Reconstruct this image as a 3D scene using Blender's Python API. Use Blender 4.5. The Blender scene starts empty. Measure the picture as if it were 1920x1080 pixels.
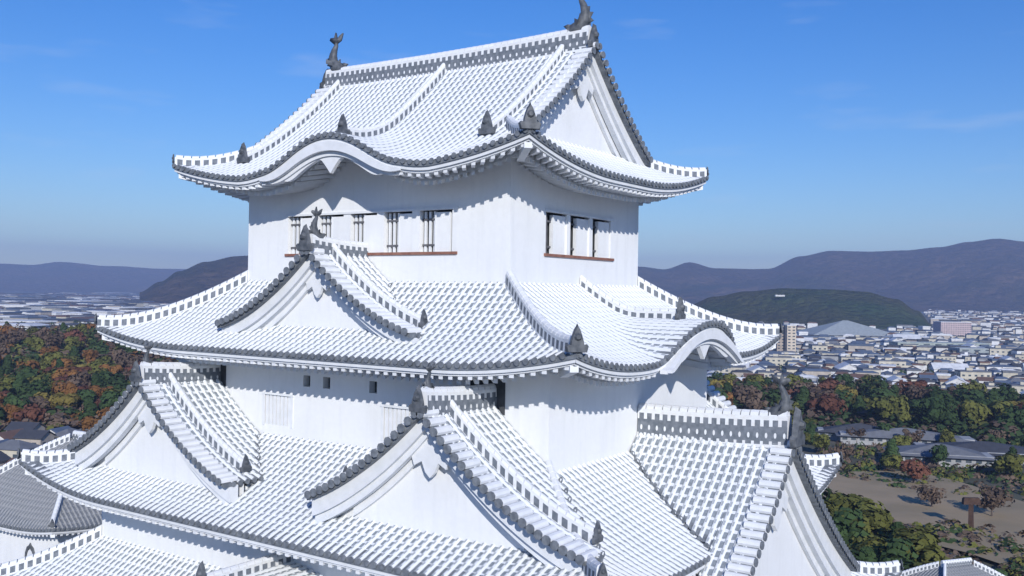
import bpy, math, random
from math import sin, cos, pi, sqrt, radians
from mathutils import Vector, Matrix, noise

# ------------------------------------------------------------------ camera
sc = bpy.context.scene
CAM = Vector((25.7838, -32.4183, -0.2733))
YAW, PITCH, ROLL, FPX = .5997, .0037, .0147, 1775.29
_R = Vector((cos(YAW), sin(YAW), 0)); _F = Vector((-sin(YAW), cos(YAW), 0)); _U = Vector((0, 0, 1))
_F2 = _F*cos(PITCH) + _U*sin(PITCH); _U2 = -_F*sin(PITCH) + _U*cos(PITCH)
_X = cos(ROLL)*_R + sin(ROLL)*_U2; _Y = -sin(ROLL)*_R + cos(ROLL)*_U2; _Z = -_F2
cd = bpy.data.cameras.new('camera'); cam = bpy.data.objects.new('camera', cd)
sc.collection.objects.link(cam)
cam.matrix_world = Matrix(((_X.x, _Y.x, _Z.x, CAM.x), (_X.y, _Y.y, _Z.y, CAM.y), (_X.z, _Y.z, _Z.z, CAM.z), (0, 0, 0, 1)))
cd.sensor_width = 36; cd.lens = FPX/1920*36; cd.clip_start = .5; cd.clip_end = 60000
sc.camera = cam

# ------------------------------------------------------------------ light
HAZE = 1.1e-4
SUN_EL = 24; SUN_AZ = 137
world = bpy.data.worlds.new('World'); sc.world = world; world.use_nodes = True
nt = world.node_tree; nt.nodes.clear()
wo = nt.nodes.new('ShaderNodeOutputWorld'); bg = nt.nodes.new('ShaderNodeBackground')
sky = nt.nodes.new('ShaderNodeTexSky'); sky.sky_type = 'NISHITA'; sky.sun_disc = False
sky.sun_elevation = radians(SUN_EL); sky.sun_rotation = radians(SUN_AZ)
sky.air_density = 1.15; sky.dust_density = .05; sky.ozone_density = 6; sky.altitude = 80
bg.inputs['Strength'].default_value = .125
hs = nt.nodes.new('ShaderNodeHueSaturation'); hs.inputs['Saturation'].default_value = 1.26; hs.inputs['Hue'].default_value = .515
nt.links.new(sky.outputs[0], hs.inputs['Color'])
# thin wisps of high cloud
tc = nt.nodes.new('ShaderNodeTexCoord'); mp = nt.nodes.new('ShaderNodeMapping')
mp.inputs['Scale'].default_value = (6, 6, 34)
nz = nt.nodes.new('ShaderNodeTexNoise'); nz.inputs['Scale'].default_value = 1.3; nz.inputs['Detail'].default_value = 5
cr = nt.nodes.new('ShaderNodeValToRGB'); cr.color_ramp.elements[0].position = .60; cr.color_ramp.elements[1].position = .95
cr.color_ramp.elements[1].color = (.30, .30, .30, 1)
mx = nt.nodes.new('ShaderNodeMixRGB'); mx.inputs[2].default_value = (5.5, 6.0, 6.8, 1)
L = nt.links.new
L(tc.outputs['Generated'], mp.inputs[0]); L(mp.outputs[0], nz.inputs['Vector']); L(nz.outputs[0], cr.inputs[0])
L(hs.outputs[0], mx.inputs[1]); L(cr.outputs[0], mx.inputs[0]); L(mx.outputs[0], bg.inputs['Color']); L(bg.outputs[0], wo.inputs[0])
sl = bpy.data.lights.new('sun', 'SUN'); sl.energy = 4.3; sl.angle = radians(.5); sl.color = (1, .97, .93)
sun = bpy.data.objects.new('sun', sl); sc.collection.objects.link(sun)
SD = Vector((sin(radians(SUN_AZ))*cos(radians(SUN_EL)), cos(radians(SUN_AZ))*cos(radians(SUN_EL)), sin(radians(SUN_EL))))
sun.rotation_euler = SD.to_track_quat('Z', 'Y').to_euler()
sc.view_settings.view_transform = 'Standard'; sc.view_settings.look = 'None'
sc.view_settings.exposure = 0.12; sc.view_settings.gamma = 1
sc.cycles.volume_bounces = 0; sc.cycles.max_bounces = 6; sc.cycles.diffuse_bounces = 3

# ------------------------------------------------------------------ materials
def new_mat(name):
    m = bpy.data.materials.new(name); m.use_nodes = True
    nt = m.node_tree; b = nt.nodes['Principled BSDF']; b.inputs['Specular IOR Level'].default_value = .25
    return m, nt, b
def N(nt, t, **kw):
    n = nt.nodes.new(t)
    for k, v in kw.items():
        if isinstance(k, str) and k.startswith('i_'): n.inputs[int(k[2:])].default_value = v
        else: setattr(n, k, v)
    return n
def M(nt, op, a, b=None, c=None):
    n = nt.nodes.new('ShaderNodeMath'); n.operation = op
    for i, v in enumerate((a, b, c)):
        if v is None: continue
        if isinstance(v, (int, float)): n.inputs[i].default_value = v
        else: nt.links.new(v, n.inputs[i])
    return n.outputs[0]
def mixc(nt, f, a, b):
    n = nt.nodes.new('ShaderNodeMixRGB')
    for i, v in enumerate((f, a, b)):
        if isinstance(v, (int, float)): n.inputs[i].default_value = v
        elif isinstance(v, tuple): n.inputs[i].default_value = v + (1,) if len(v) == 3 else v
        else: nt.links.new(v, n.inputs[i])
    return n.outputs[0]
def noise_fac(nt, scale, detail=4, lo=.35, hi=.65, coord='Object', stretch=None):
    tc = nt.nodes.new('ShaderNodeTexCoord'); n = nt.nodes.new('ShaderNodeTexNoise')
    n.inputs['Scale'].default_value = scale; n.inputs['Detail'].default_value = detail
    if stretch:
        mp = nt.nodes.new('ShaderNodeMapping'); mp.inputs['Scale'].default_value = stretch
        nt.links.new(tc.outputs[coord], mp.inputs[0]); nt.links.new(mp.outputs[0], n.inputs['Vector'])
    else: nt.links.new(tc.outputs[coord], n.inputs['Vector'])
    r = nt.nodes.new('ShaderNodeMapRange'); r.inputs[1].default_value = lo; r.inputs[2].default_value = hi
    nt.links.new(n.outputs[0], r.inputs[0]); return r.outputs[0]
def bump(nt, b, h, strength=.3, dist=.02):
    n = nt.nodes.new('ShaderNodeBump'); n.inputs['Strength'].default_value = strength; n.inputs['Distance'].default_value = dist
    nt.links.new(h, n.inputs['Height']); nt.links.new(n.outputs[0], b.inputs['Normal'])
def simple(name, c1, c2=None, scale=3, rough=.8, bs=.2, bd=.02, stretch=None, coord='Object', lo=.35, hi=.65):
    m, nt, b = new_mat(name); b.inputs['Roughness'].default_value = rough
    c2 = c2 or tuple(x*.8 for x in c1)
    f = noise_fac(nt, scale, 5, lo, hi, coord, stretch)
    nt.links.new(mixc(nt, f, c1, c2), b.inputs['Base Color'])
    if bs: bump(nt, b, f, bs, bd)
    return m
MT = {}
MT['plaster'] = simple('white_plaster', (.81, .82, .825), (.70, .715, .72), .7, .85, .12, .02, (1, 1, .35))
def plaster():
    m, nt, b = new_mat('white_plaster'); b.inputs['Roughness'].default_value = .88
    st = noise_fac(nt, 1.0, 4, .50, .72, 'Object', (3.4, 3.4, .30)); bl = noise_fac(nt, .45, 5, .45, .7); fi = noise_fac(nt, 6, 4, .3, .7)
    c = mixc(nt, M(nt, 'MULTIPLY', st, .26), (.82, .83, .835), (.64, .655, .66)); c = mixc(nt, M(nt, 'MULTIPLY', bl, .35), c, (.70, .71, .70)); c = mixc(nt, M(nt, 'MULTIPLY', fi, .12), c, (.6, .61, .62))
    nt.links.new(c, b.inputs['Base Color']); bump(nt, b, fi, .15, .015); return m
MT['plaster'] = plaster()
MT['plaster2'] = simple('white_plaster_trim', (.775, .79, .81), (.70, .72, .735), 2.5, .85, .15, .01)
MT['dark'] = simple('dark_tile', (.12, .135, .155), (.22, .24, .265), 5, .55, .2, .01)
MT['oni'] = simple('ornament_tile', (.065, .075, .088), (.14, .15, .165), 4, .5, .3, .02)
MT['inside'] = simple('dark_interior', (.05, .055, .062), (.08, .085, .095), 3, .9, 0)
MT['sill'] = simple('brown_sill', (.22, .10, .075), (.30, .15, .11), 4, .7, .1)
MT['iron'] = simple('dark_bar', (.10, .10, .11), (.16, .16, .17), 4, .6, 0)
MT['stone'] = simple('stone_base', (.30, .28, .24), (.16, .15, .13), .9, .9, .6, .1)

def uv_of(nt):
    u = nt.nodes.new('ShaderNodeUVMap'); s = nt.nodes.new('ShaderNodeSeparateXYZ'); nt.links.new(u.outputs[0], s.inputs[0])
    return s.outputs[0], s.outputs[1]
def tile_material(name, white, grey, cov):
    # UV.x: column number (cover tile at n+.5), UV.y: tile courses
    m, nt, b = new_mat(name); b.inputs['Roughness'].default_value = .75
    u, v = uv_of(nt)
    col = noise_fac(nt, 1.1, 4, .3, .7)
    fine = noise_fac(nt, 9, 2, .3, .7)
    au = M(nt, 'ABSOLUTE', M(nt, 'SUBTRACT', M(nt, 'FRACT', u), .5))
    fv = M(nt, 'FRACT', v)
    fv = M(nt, 'ADD', fv, M(nt, 'MULTIPLY', M(nt, 'SUBTRACT', fine, .5), .10))
    pan = M(nt, 'MULTIPLY', M(nt, 'GREATER_THAN', au, .27), M(nt, 'GREATER_THAN', M(nt, 'SUBTRACT', .35, M(nt, 'ABSOLUTE', M(nt, 'SUBTRACT', fv, .5))), 0))
    cvr = M(nt, 'MULTIPLY', M(nt, 'LESS_THAN', au, cov), M(nt, 'LESS_THAN', M(nt, 'ABSOLUTE', M(nt, 'SUBTRACT', fv, .45)), .24))
    w = mixc(nt, col, white, tuple(x*.93 for x in white))
    g = mixc(nt, fine, grey, tuple(min(1, x*1.5) for x in grey))
    c = mixc(nt, pan, w, g)
    c = mixc(nt, M(nt, 'MULTIPLY', cvr, .7), c, g)
    nt.links.new(c, b.inputs['Base Color'])
    h = M(nt, 'SUBTRACT', 1, M(nt, 'MAXIMUM', pan, cvr))
    bump(nt, b, h, .5, .02)
    return m
MT['tile'] = tile_material('plastered_roof_tile', (.76, .785, .80), (.20, .225, .25), .10)
MT['tile_grey'] = tile_material('weathered_roof_tile', (.30, .31, .32), (.17, .18, .19), .2)

def ridge_material(name, kind):
    # UV.x metres along ridge, UV.y 0..1 up the side
    m, nt, b = new_mat(name); b.inputs['Roughness'].default_value = .75
    u, v = uv_of(nt); white = (.76, .785, .80); grey = (.13, .15, .175)
    if kind == 'main':
        band = M(nt, 'MULTIPLY', M(nt, 'GREATER_THAN', v, .10), M(nt, 'LESS_THAN', v, .86))
        fu = M(nt, 'ABSOLUTE', M(nt, 'SUBTRACT', M(nt, 'FRACT', M(nt, 'DIVIDE', u, .32)), .5))
        fu2 = M(nt, 'ABSOLUTE', M(nt, 'SUBTRACT', M(nt, 'FRACT', M(nt, 'ADD', M(nt, 'DIVIDE', u, .32), .5)), .5))
        def dot(f, vc, r):
            return M(nt, 'LESS_THAN', M(nt, 'ADD', M(nt, 'POWER', f, 2), M(nt, 'POWER', M(nt, 'MULTIPLY', M(nt, 'SUBTRACT', v, vc), 1.6), 2)), r*r)
        d1 = dot(fu, .38, .14)
        tooth = M(nt, 'MULTIPLY', M(nt, 'LESS_THAN', fu2, .20), M(nt, 'GREATER_THAN', v, .66))
        tooth2 = M(nt, 'MULTIPLY', M(nt, 'LESS_THAN', fu2, .16), M(nt, 'LESS_THAN', v, .2))
        f = M(nt, 'SUBTRACT', band, M(nt, 'MAXIMUM', M(nt, 'MAXIMUM', d1, tooth), tooth2))
        f = M(nt, 'MAXIMUM', f, 0)
    else:
        fu = M(nt, 'ABSOLUTE', M(nt, 'SUBTRACT', M(nt, 'FRACT', M(nt, 'DIVIDE', u, .36)), .5))
        f = M(nt, 'MULTIPLY', M(nt, 'LESS_THAN', fu, .30), M(nt, 'MULTIPLY', M(nt, 'GREATER_THAN', v, .18), M(nt, 'LESS_THAN', v, .78)))
    nf = noise_fac(nt, 6, 3)
    c = mixc(nt, f, mixc(nt, nf, white, (.70, .70, .69)), mixc(nt, nf, grey, (.2, .22, .25)))
    nt.links.new(c, b.inputs['Base Color']); bump(nt, b, M(nt, 'SUBTRACT', 1, f), .5, .03)
    return m
MT['ridge'] = ridge_material('main_ridge', 'main'); MT['hip'] = ridge_material('small_ridge', 'small')

# ------------------------------------------------------------------ mesh helpers
COL = sc.collection
class MB:
    def __init__(s): s.v = []; s.f = []; s.m = []; s.uv = []; s.mats = []
    def mi(s, mat):
        if mat not in s.mats: s.mats.append(mat)
        return s.mats.index(mat)
    def face(s, idx, mat, uvs=None):
        s.f.append(idx); s.m.append(s.mi(mat)); s.uv.append(uvs or [(0, 0)]*len(idx))
    def poly(s, pts, mat, uvs=None):
        n = len(s.v); s.v += [tuple(p) for p in pts]; s.face(list(range(n, n+len(pts))), mat, uvs)
    def box(s, c, size, mat, rz=0, top=1.0):
        cx, cy, cz = c; a, b, h = size[0]/2, size[1]/2, size[2]/2; n = len(s.v)
        for dz, k in ((-h, 1), (h, top)):
            for x, y in ((-a, -b), (a, -b), (a, b), (-a, b)):
                x *= k; y *= k
                s.v.append((cx + x*cos(rz) - y*sin(rz), cy + x*sin(rz) + y*cos(rz), cz + dz))
        for q in ((0, 3, 2, 1), (4, 5, 6, 7), (0, 1, 5, 4), (1, 2, 6, 5), (2, 3, 7, 6), (3, 0, 4, 7)): s.face([n+i for i in q], mat)
    def loft(s, secs, mat, closed=True, caps=True, us=None, vs=None, side_mats=None):
        n = len(s.v); k = len(secs[0])
        for q in secs: s.v += [tuple(p) for p in q]
        for i in range(len(secs)-1):
            for j in range(k if closed else k-1):
                j2 = (j+1) % k
                uvs = None
                if us is not None:
                    v0, v1 = (vs[j], vs[j2]) if vs else (0, 1)
                    uvs = [(us[i], v0), (us[i+1], v0), (us[i+1], v1), (us[i], v1)]
                s.face([n+i*k+j, n+(i+1)*k+j, n+(i+1)*k+j2, n+i*k+j2], side_mats[j] if side_mats else mat, uvs)
        if closed and caps:
            s.face(list(range(n, n+k))[::-1], mat); s.face(list(range(n+(len(secs)-1)*k, n+len(secs)*k)), mat)
    def build(s, name, parent=None, smooth=False):
        me = bpy.data.meshes.new(name); me.from_pydata(s.v, [], s.f)
        for m in s.mats: me.materials.append(m)
        me.polygons.foreach_set('material_index', s.m)
        ul = me.uv_layers.new(name='UVMap'); flat = []
        for q in s.uv:
            for a in q: flat += [a[0], a[1]]
        ul.data.foreach_set('uv', flat)
        if smooth: me.polygons.foreach_set('use_smooth', [True]*len(s.f))
        me.update()
        o = bpy.data.objects.new(name, me); COL.objects.link(o)
        if parent: o.parent = parent
        return o
def empty(name, loc=(0, 0, 0), parent=None):
    o = bpy.data.objects.new(name, None); COL.objects.link(o); o.location = loc; o.empty_display_size = .5
    if parent: o.parent = parent
    return o
def tag(o, label=None, cat=None, group=None, kind=None):
    for k, v in (('label', label), ('category', cat), ('group', group), ('kind', kind)):
        if v: o[k] = v
    return o

SIDES = {'south': lambda s, d: (s, -d), 'east': lambda s, d: (d, s), 'north': lambda s, d: (-s, d), 'west': lambda s, d: (-d, -s)}
PITCHT = .32; TL = .30
PROF = [(-.5, 0), (-.27, .0), (-.25, .35), (-.14, .86), (0, 1), (.14, .86), (.25, .35), (.27, 0), (.5, 0)]
def tiles(mb, P, c0, c1, tmin, tmax, rows=10, mat=None, pitch=PITCHT, hh=.078, cap=True, uvt=None, phase=None):
    """P(c,t)->xyz; columns spaced along c, running along t (down slope towards tmax)."""
    mat = mat or MT['tile']
    n = max(1, round((c1-c0)/pitch)); p = (c1-c0)/n
    for i in range(n):
        cc = c0 + (i+.5)*p; base = len(mb.v); ok = []
        for off, h in PROF:
            c = cc + off*p; a, b = tmin(c), tmax(c)
            ok.append(b > a+.02)
            if b < a: b = a
            for j in range(rows+1):
                t = a + (b-a)*j/rows; x, y, z = P(c, t); mb.v.append((x, y, z + h*hh))
        k = rows+1
        for q in range(len(PROF)-1):
            if not (ok[q] or ok[q+1]): continue
            u0, u1 = i+.5+PROF[q][0], i+.5+PROF[q+1][0]
            ca, cb = cc+PROF[q][0]*p, cc+PROF[q+1][0]*p
            a0, b0, a1, b1 = tmin(ca), tmax(ca), tmin(cb), tmax(cb)
            b0 = max(a0, b0); b1 = max(a1, b1)
            for j in range(rows):
                va, vb = (a0+(b0-a0)*j/rows)/TL, (a0+(b0-a0)*(j+1)/rows)/TL
                wa, wb = (a1+(b1-a1)*j/rows)/TL, (a1+(b1-a1)*(j+1)/rows)/TL
                mb.face([base+q*k+j, base+q*k+j+1, base+(q+1)*k+j+1, base+(q+1)*k+j], MT['dark'] if (cap and j == rows-1 and q in (0, len(PROF)-2)) else mat, [(u0, va), (u0, vb), (u1, wb), (u1, wa)])
        # dark round end tile
        a, b = tmin(cc), tmax(cc)
        if cap and b > a+.15:
            x, y, z = P(cc, b); x2, y2, z2 = P(cc, b-.1)
            d = Vector((x-x2, y-y2, 0)); 
            if d.length < 1e-6: continue
            d.normalize(); r = p*.31; sd = Vector((-d.y, d.x, 0)); ct = Vector((x, y, z-.02)) + d*.04
            ring = [ct + sd*r*cos(a_) + Vector((0, 0, 1))*r*sin(a_) for a_ in [k_*pi/4 for k_ in range(8)]]
            ring2 = [q_ - d*.14 for q_ in ring]
            mb.loft([ring2, ring], MT['dark'])

def lerp(a, b, t): return a+(b-a)*t
# ridge swept along a path
def ridge(mb, path, w, h, mat=None, bumps=True, white=None, sink=.1, tip=True):
    mat = mat or MT['hip']; white = white or MT['plaster2']; secs = []; us = []; L_ = 0
    for i, p in enumerate(path):
        p = Vector(p); a = Vector(path[max(0, i-1)]); b = Vector(path[min(len(path)-1, i+1)])
        t = (b-a); t.z = 0
        if t.length < 1e-6: t = Vector((1, 0, 0))
        t.normalize(); s = Vector((-t.y, t.x, 0)); u = Vector((0, 0, 1))
        if i: L_ += (p-Vector(path[i-1])).length
        us.append(L_)
        secs.append([p - s*w*.5 - u*sink, p - s*w*.42 + u*h, p + s*w*.42 + u*h, p + s*w*.5 - u*sink])
    n = len(mb.v); k = 4
    for q in secs: mb.v += [tuple(x) for x in q]
    for i in range(len(secs)-1):
        for j, (m_, va, vb) in enumerate(((mat, 0, 1), (white, 0, 1), (mat, 1, 0))):
            mb.face([n+i*k+j, n+(i+1)*k+j, n+(i+1)*k+j+1, n+i*k+j+1], m_, [(us[i], va), (us[i+1], va), (us[i+1], vb), (us[i], vb)])
    mb.face([n, n+1, n+2, n+3], white); e = n+(len(secs)-1)*k; mb.face([e+3, e+2, e+1, e], white)
    # rounded cover tiles along the top
    if bumps:
        step = .32; cnt = max(1, int(L_/step)); r = w*.40
        for q in range(cnt):
            l0, l1 = q*L_/cnt, (q+.86)*L_/cnt
            def at(l):
                for i in range(len(us)-1):
                    if l <= us[i+1]+1e-9:
                        f = (l-us[i])/max(1e-9, us[i+1]-us[i]); return Vector(path[i]).lerp(Vector(path[i+1]), f)
                return Vector(path[-1])
            A, B = at(l0), at(l1); t = B-A; t.z = 0
            if t.length < 1e-6: continue
            t.normalize(); s = Vector((-t.y, t.x, 0)); rr = []
            for pt, rad in ((A, r), (B, r*.95)):
                rr.append([pt + Vector((0, 0, h)) + s*rad*cos(a_) + Vector((0, 0, 1))*rad*.95*sin(a_) for a_ in (0, pi/5, 2*pi/5, 3*pi/5, 4*pi/5, pi)])
            mb.loft(rr, white)
def finial(mb, pos, out, s=1.0, horn=True, mat=None):
    """ridge-end tile: shield with curled shoulders and a rising round tile; `out` = outward direction"""
    mat = mat or MT['oni']; o = Vector(out); o.z = 0; o.normalize(); sd = Vector((-o.y, o.x, 0)); u = Vector((0, 0, 1)); p = Vector(pos)
    prof = [(-.62, -.25), (-.72, .05), (-.60, .16), (-.44, .12), (-.40, .34), (-.30, .62), (-.20, .86), (-.10, .98), (0, 1.16), (.10, .98), (.20, .86), (.30, .62), (.40, .34), (.44, .12), (.60, .16), (.72, .05), (.62, -.25)]
    a = [p + sd*x*s*.62 + u*z*s*.75 + o*.02 for x, z in prof]; b = [q + o*.16*s + (p-q)*.12 for q in a]
    n = len(mb.v); mb.v += [tuple(q) for q in a]+[tuple(q) for q in b]; k = len(prof)
    mb.face([n+i for i in range(k)], mat); mb.face([n+k+i for i in range(k)][::-1], mat)
    for i in range(k): mb.face([n+i, n+k+i, n+k+(i+1) % k, n+(i+1) % k], mat)
    # boss
    c = p + u*.38*s + o*.16*s
    r1 = [c + (sd*cos(t)+u*sin(t))*.17*s for t in [i*pi/4 for i in range(8)]]; r2 = [q + o*.12*s + (c-q)*.5 for q in r1]
    mb.loft([r1, r2], mat)
    if horn:
        c0 = p + u*.72*s - o*.22*s
        secs = []
        for f_, dx, dz, r in ((0, 0, 0, .10), (.4, .22, .14, .10), (.8, .36, .40, .095), (1, .40, .62, .09)):
            c = c0 + o*dx*s + u*dz*s; ax = (o*.6 + u*.6).normalized(); e = ax.cross(sd)
            secs.append([c + (sd*cos(t)+e*sin(t))*r*s for t in [i*pi/4 for i in range(8)]])
        mb.loft(secs, mat)
def endtile(parent, pos, out, s=1.0, horn=False):
    m = MB(); finial(m, pos, out, s, horn); return m.build('ridge_end_tile', parent)
def fish(parent, pos, out, s):
    """roof fish: head on the ridge, body curling up, forked tail; out = outward direction (belly side)"""
    mb = MB(); o = Vector(out); o.z = 0; o.normalize(); sd = Vector((-o.y, o.x, 0)); u = Vector((0, 0, 1)); p = Vector(pos); mat = MT['oni']
    pth = [(-.55, .05, .16, .22), (-.35, .12, .24, .30), (-.05, .22, .27, .32), (.16, .48, .24, .26), (.20, .80, .19, .20), (.10, 1.10, .14, .15), (-.02, 1.32, .09, .11), (-.04, 1.48, .05, .08)]
    secs = []
    for i, (a, z, rw, rh) in enumerate(pth):
        q0 = pth[max(0, i-1)]; q1 = pth[min(len(pth)-1, i+1)]; t = (o*(q1[0]-q0[0]) + u*(q1[1]-q0[1])).normalized(); e = t.cross(sd)
        c = p + (o*a + u*z)*s
        secs.append([c + (sd*cos(w)*rw + e*sin(w)*rh)*s for w in [k*pi/4 for k in range(8)]])
    mb.loft(secs, mat)
    def fin(pts, th=.05):
        A = [p + (o*a + u*z + sd*(th/2))*s for a, z in pts]; B = [p + (o*a + u*z - sd*(th/2))*s for a, z in pts]
        n = len(mb.v); k = len(pts); mb.v += [tuple(x) for x in A+B]
        mb.face([n+i for i in range(k)], mat); mb.face([n+k+i for i in range(k)][::-1], mat)
        for i in range(k): mb.face([n+i, n+k+i, n+k+(i+1) % k, n+(i+1) % k], mat)
    fin([(-.04, 1.38), (-.34, 1.52), (-.46, 1.86), (-.24, 1.74), (-.08, 1.60), (.02, 1.95), (.10, 1.70), (.34, 1.72), (.40, 1.60), (.08, 1.36)], .10)
    fin([(.30, .30), (.58, .40), (.44, .55), (.56, .74), (.38, .78), (.40, 1.0), (.22, 1.0), (.2, .6)], .06)
    fin([(-.30, .35), (-.30, .62), (-.12, .52), (-.06, .78), (.04, .62), (-.02, .40)], .06)
    fin([(-.62, .18), (-.80, .34), (-.60, .40), (-.42, .36)], .12)
    for sg in (1, -1):
        c = p + (o*-.1 + u*.25 + sd*.24*sg)*s
        mb.poly([c, c+(o*.25+u*.1+sd*.28*sg)*s, c+(o*.3+u*.35+sd*.22*sg)*s, c+(o*.12+u*.24)*s], mat)
    return mb.build('fish_ornament', parent, True)

# ------------------------------------------------------------------ the keep
T = (6.9, 4.95); W4 = (9.56, 6.45); W3 = (11.7, 8.6); W2 = (13.9, 10.8)
E5 = (9.18, 7.23); E4 = (12.0, 8.89); E3 = (14.1, 11.0); E2 = (16.25, 13.15)
keep = empty('castle_keep', (0, 0, -22))
tag(keep, 'huge white plastered castle keep with stacked curved tiled roofs and gables', 'castle')
def K(name, loc=(0, 0, 0)):                              # an Empty part under the keep, at world origin
    o = bpy.data.objects.new(name, None); COL.objects.link(o); o.parent = keep; o.matrix_parent_inverse = Matrix.Translation((0, 0, 22)); return o
def KB(mb, name, parent=None, smooth=False):
    o = mb.build(name, None, smooth)
    o.parent = parent or keep
    if parent is None: o.matrix_parent_inverse = Matrix.Translation((0, 0, 22))
    return o

class Roof:
    """hipped skirt roof between inner rectangle a and eave rectangle b; zi height at the wall, ze at the eave"""
    def __init__(s, name, a, b, zi, ze, lift, reach, wall, karas=None, curve=.45):
        s.a, s.b, s.zi, s.ze, s.lift, s.reach, s.wall, s.karas, s.curve, s.name = a, b, zi, ze, lift, reach, wall, karas or {}, curve, name
    def dims(s, side):
        k = 0 if side in ('south', 'north') else 1
        return s.a[k], s.b[k], s.a[1-k], s.b[1-k]       # inner half-length, eave half-length, inner d, eave d
    def z(s, side, q, d, kara=True):
        la, lb, da, db = s.dims(side); t = (d-da)/(db-da)
        z = s.zi + (s.ze-s.zi)*(t + s.curve*t*(1-t))
        e = max(0, (lb-abs(q))/(lb-la)); f = max(0, 1-e/s.reach)
        z += s.lift*f**2.2*max(0, t)**2
        if kara and side in s.karas:
            W, H, pw = s.karas[side]; x = abs(q)/W
            if x < 1.35:
                kz = s.ze + (H*(1-x*x)**pw if x < 1 else -.6*(x-1)) ; k = .10
                m = max(z, kz); df = abs(z-kz); k = .35
                z = m + max(0, k-df)**2/(4*k)*min(1, max(0, 2*(1.35-x)))
        return z
    def zeave(s, side, q): return s.z(side, q, s.dims(side)[3])
    def bulge(s, side, q, d):
        if side not in s.karas or not getattr(s, 'bul', 0): return 0
        x = abs(q)/s.karas[side][0]; la, lb, da, db = s.dims(side)
        return s.bul*max(0, 1-x*x)**.7*max(0, (d-da)/(db-da))**2
    def build(s, mat=None, sides=('south', 'east', 'north', 'west'), parts=True):
        R = K('tiled_roof') if parts else s.root
        mb = MB()
        for sd in sides:
            fr = SIDES[sd]; la, lb, da, db = s.dims(sd)
            P = lambda c, t, fr=fr, sd=sd: (*fr(c, t+s.bulge(sd, c, t)), s.z(sd, c, t))
            tmin = lambda c, la=la, lb=lb, da=da, db=db: da + max(0, (abs(c)-la)/(lb-la))*(db-da)
            tiles(mb, P, -lb, lb, tmin, lambda c, db=db: db, 12 if sd in s.karas else 9, mat)
        mb.build('roof_tiles', R)
        eaves(s, R, sides); hips(s, R)
        return R
def mitre(rf, sd, q, d):
    la, lb, da, db = rf.dims(sd); k = (lb - (db-d)*(lb-la)/(db-da))/lb
    return q*k
def eaves(rf, R, sides):
    edge = MB(); fas = MB(); raf = MB(); sof = MB()
    for sd in sides:
        fr = SIDES[sd]; la, lb, da, db = rf.dims(sd); wd = rf.wall[1] if sd in ('south', 'north') else rf.wall[0]
        n = int(lb*2/.32)
        qs = [-lb + 2*lb*i/n for i in range(n+1)]
        def pt(q, d, z): x, y = fr(mitre(rf, sd, q, d), d+rf.bulge(sd, q, d)); return (x, y, z)
        def strip(mb, mat, d0, z0, d1, z1, z2, z3):     # box section: outer d0, inner d1
            secs = []
            for q in qs:
                z = rf.zeave(sd, q); secs.append([pt(q, d0, z+z0), pt(q, d1, z+z1), pt(q, d1, z+z3), pt(q, d0, z+z2)])
            mb.loft(secs, mat)
        strip(edge, MT['dark'], db-.02, .02, db-.5, .02, -.17, -.17)
        strip(fas, MT['plaster2'], db-.08, -.172, db-.5, -.172, -.30, -.30)
        strip(fas, MT['plaster2'], db-.16, -.302, db-.9, -.302, -.38, -.36)
        # lower tier carried back to the wall
        secs = []
        for q in qs:
            z = rf.zeave(sd, q); secs.append([pt(q, db-.90, z-.36), pt(q, db-.90, z-.58), pt(q, wd-.05, z-.30), pt(q, wd-.05, z-.10)])
        sof.loft(secs, MT['plaster2'])
        m = int(lb*2/.40)
        for i in range(m):
            q = -lb + 2*lb*(i+.5)/m
            z = rf.zeave(sd, q); z2 = rf.zeave(sd, q+.01); 
            hw_ = .085
            for d0, d1, za, zb, ht in ((db-.20, db-.9, -.37, -.36, .13), (db-.84, wd, -.575, -.30, .15)):
                if d0 < d1: continue
                secs = []
                for d, zz in ((d0, za), (d1, zb)):
                    qq = mitre(rf, sd, q, d)
                    x0, y0 = fr(qq-hw_, d); x1, y1 = fr(qq+hw_, d)
                    secs.append([(x0, y0, z+zz), (x1, y1, z+zz), (x1, y1, z+zz-ht), (x0, y0, z+zz-ht)])
                raf.loft(secs, MT['plaster2'])
    edge.build('eave_edge', R); fas.build('fascia', R); sof.build('soffit', R); raf.build('rafters', R)
    # corner rafter noses
    for sx in (1, -1):
        for sy in (1, -1):
            cb = MB(); z = rf.ze+rf.lift; a0 = Vector((sx*(rf.b[0]-.22), sy*(rf.b[1]-.22), z-.40)); a1 = Vector((sx*(rf.b[0]-1.1), sy*(rf.b[1]-1.1), z-.66))
            t = (a1-a0); t.z = 0; t.normalize(); s_ = Vector((-t.y, t.x, 0))
            cb.loft([[p-s_*.13, p+s_*.13, p+s_*.13-Vector((0, 0, .2)), p-s_*.13-Vector((0, 0, .2))] for p in (a0, a1)], MT['plaster2'])
            cb.build('corner_rafter', R)
def hips(rf, R, skip=()):
    for i, (sx, sy) in enumerate(((1, -1), (1, 1), (-1, 1), (-1, -1))):
        path = []; hm = MB()
        for k in range(13):
            t = k/12; x = lerp(rf.a[0], rf.b[0]-.1, t); y = lerp(rf.a[1], rf.b[1]-.1, t)
            z = rf.z('south', x, y, False) if True else 0
            path.append((sx*x, sy*y, z+.04))
        ridge(hm, path, .32, .34); hm.build('hip_ridge', R)
        endtile(R, (sx*(rf.b[0]-.05), sy*(rf.b[1]-.05), path[-1][2]+.12), (sx, sy, 0), getattr(rf, 'fs', .5) if i == 0 else .45)

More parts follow.
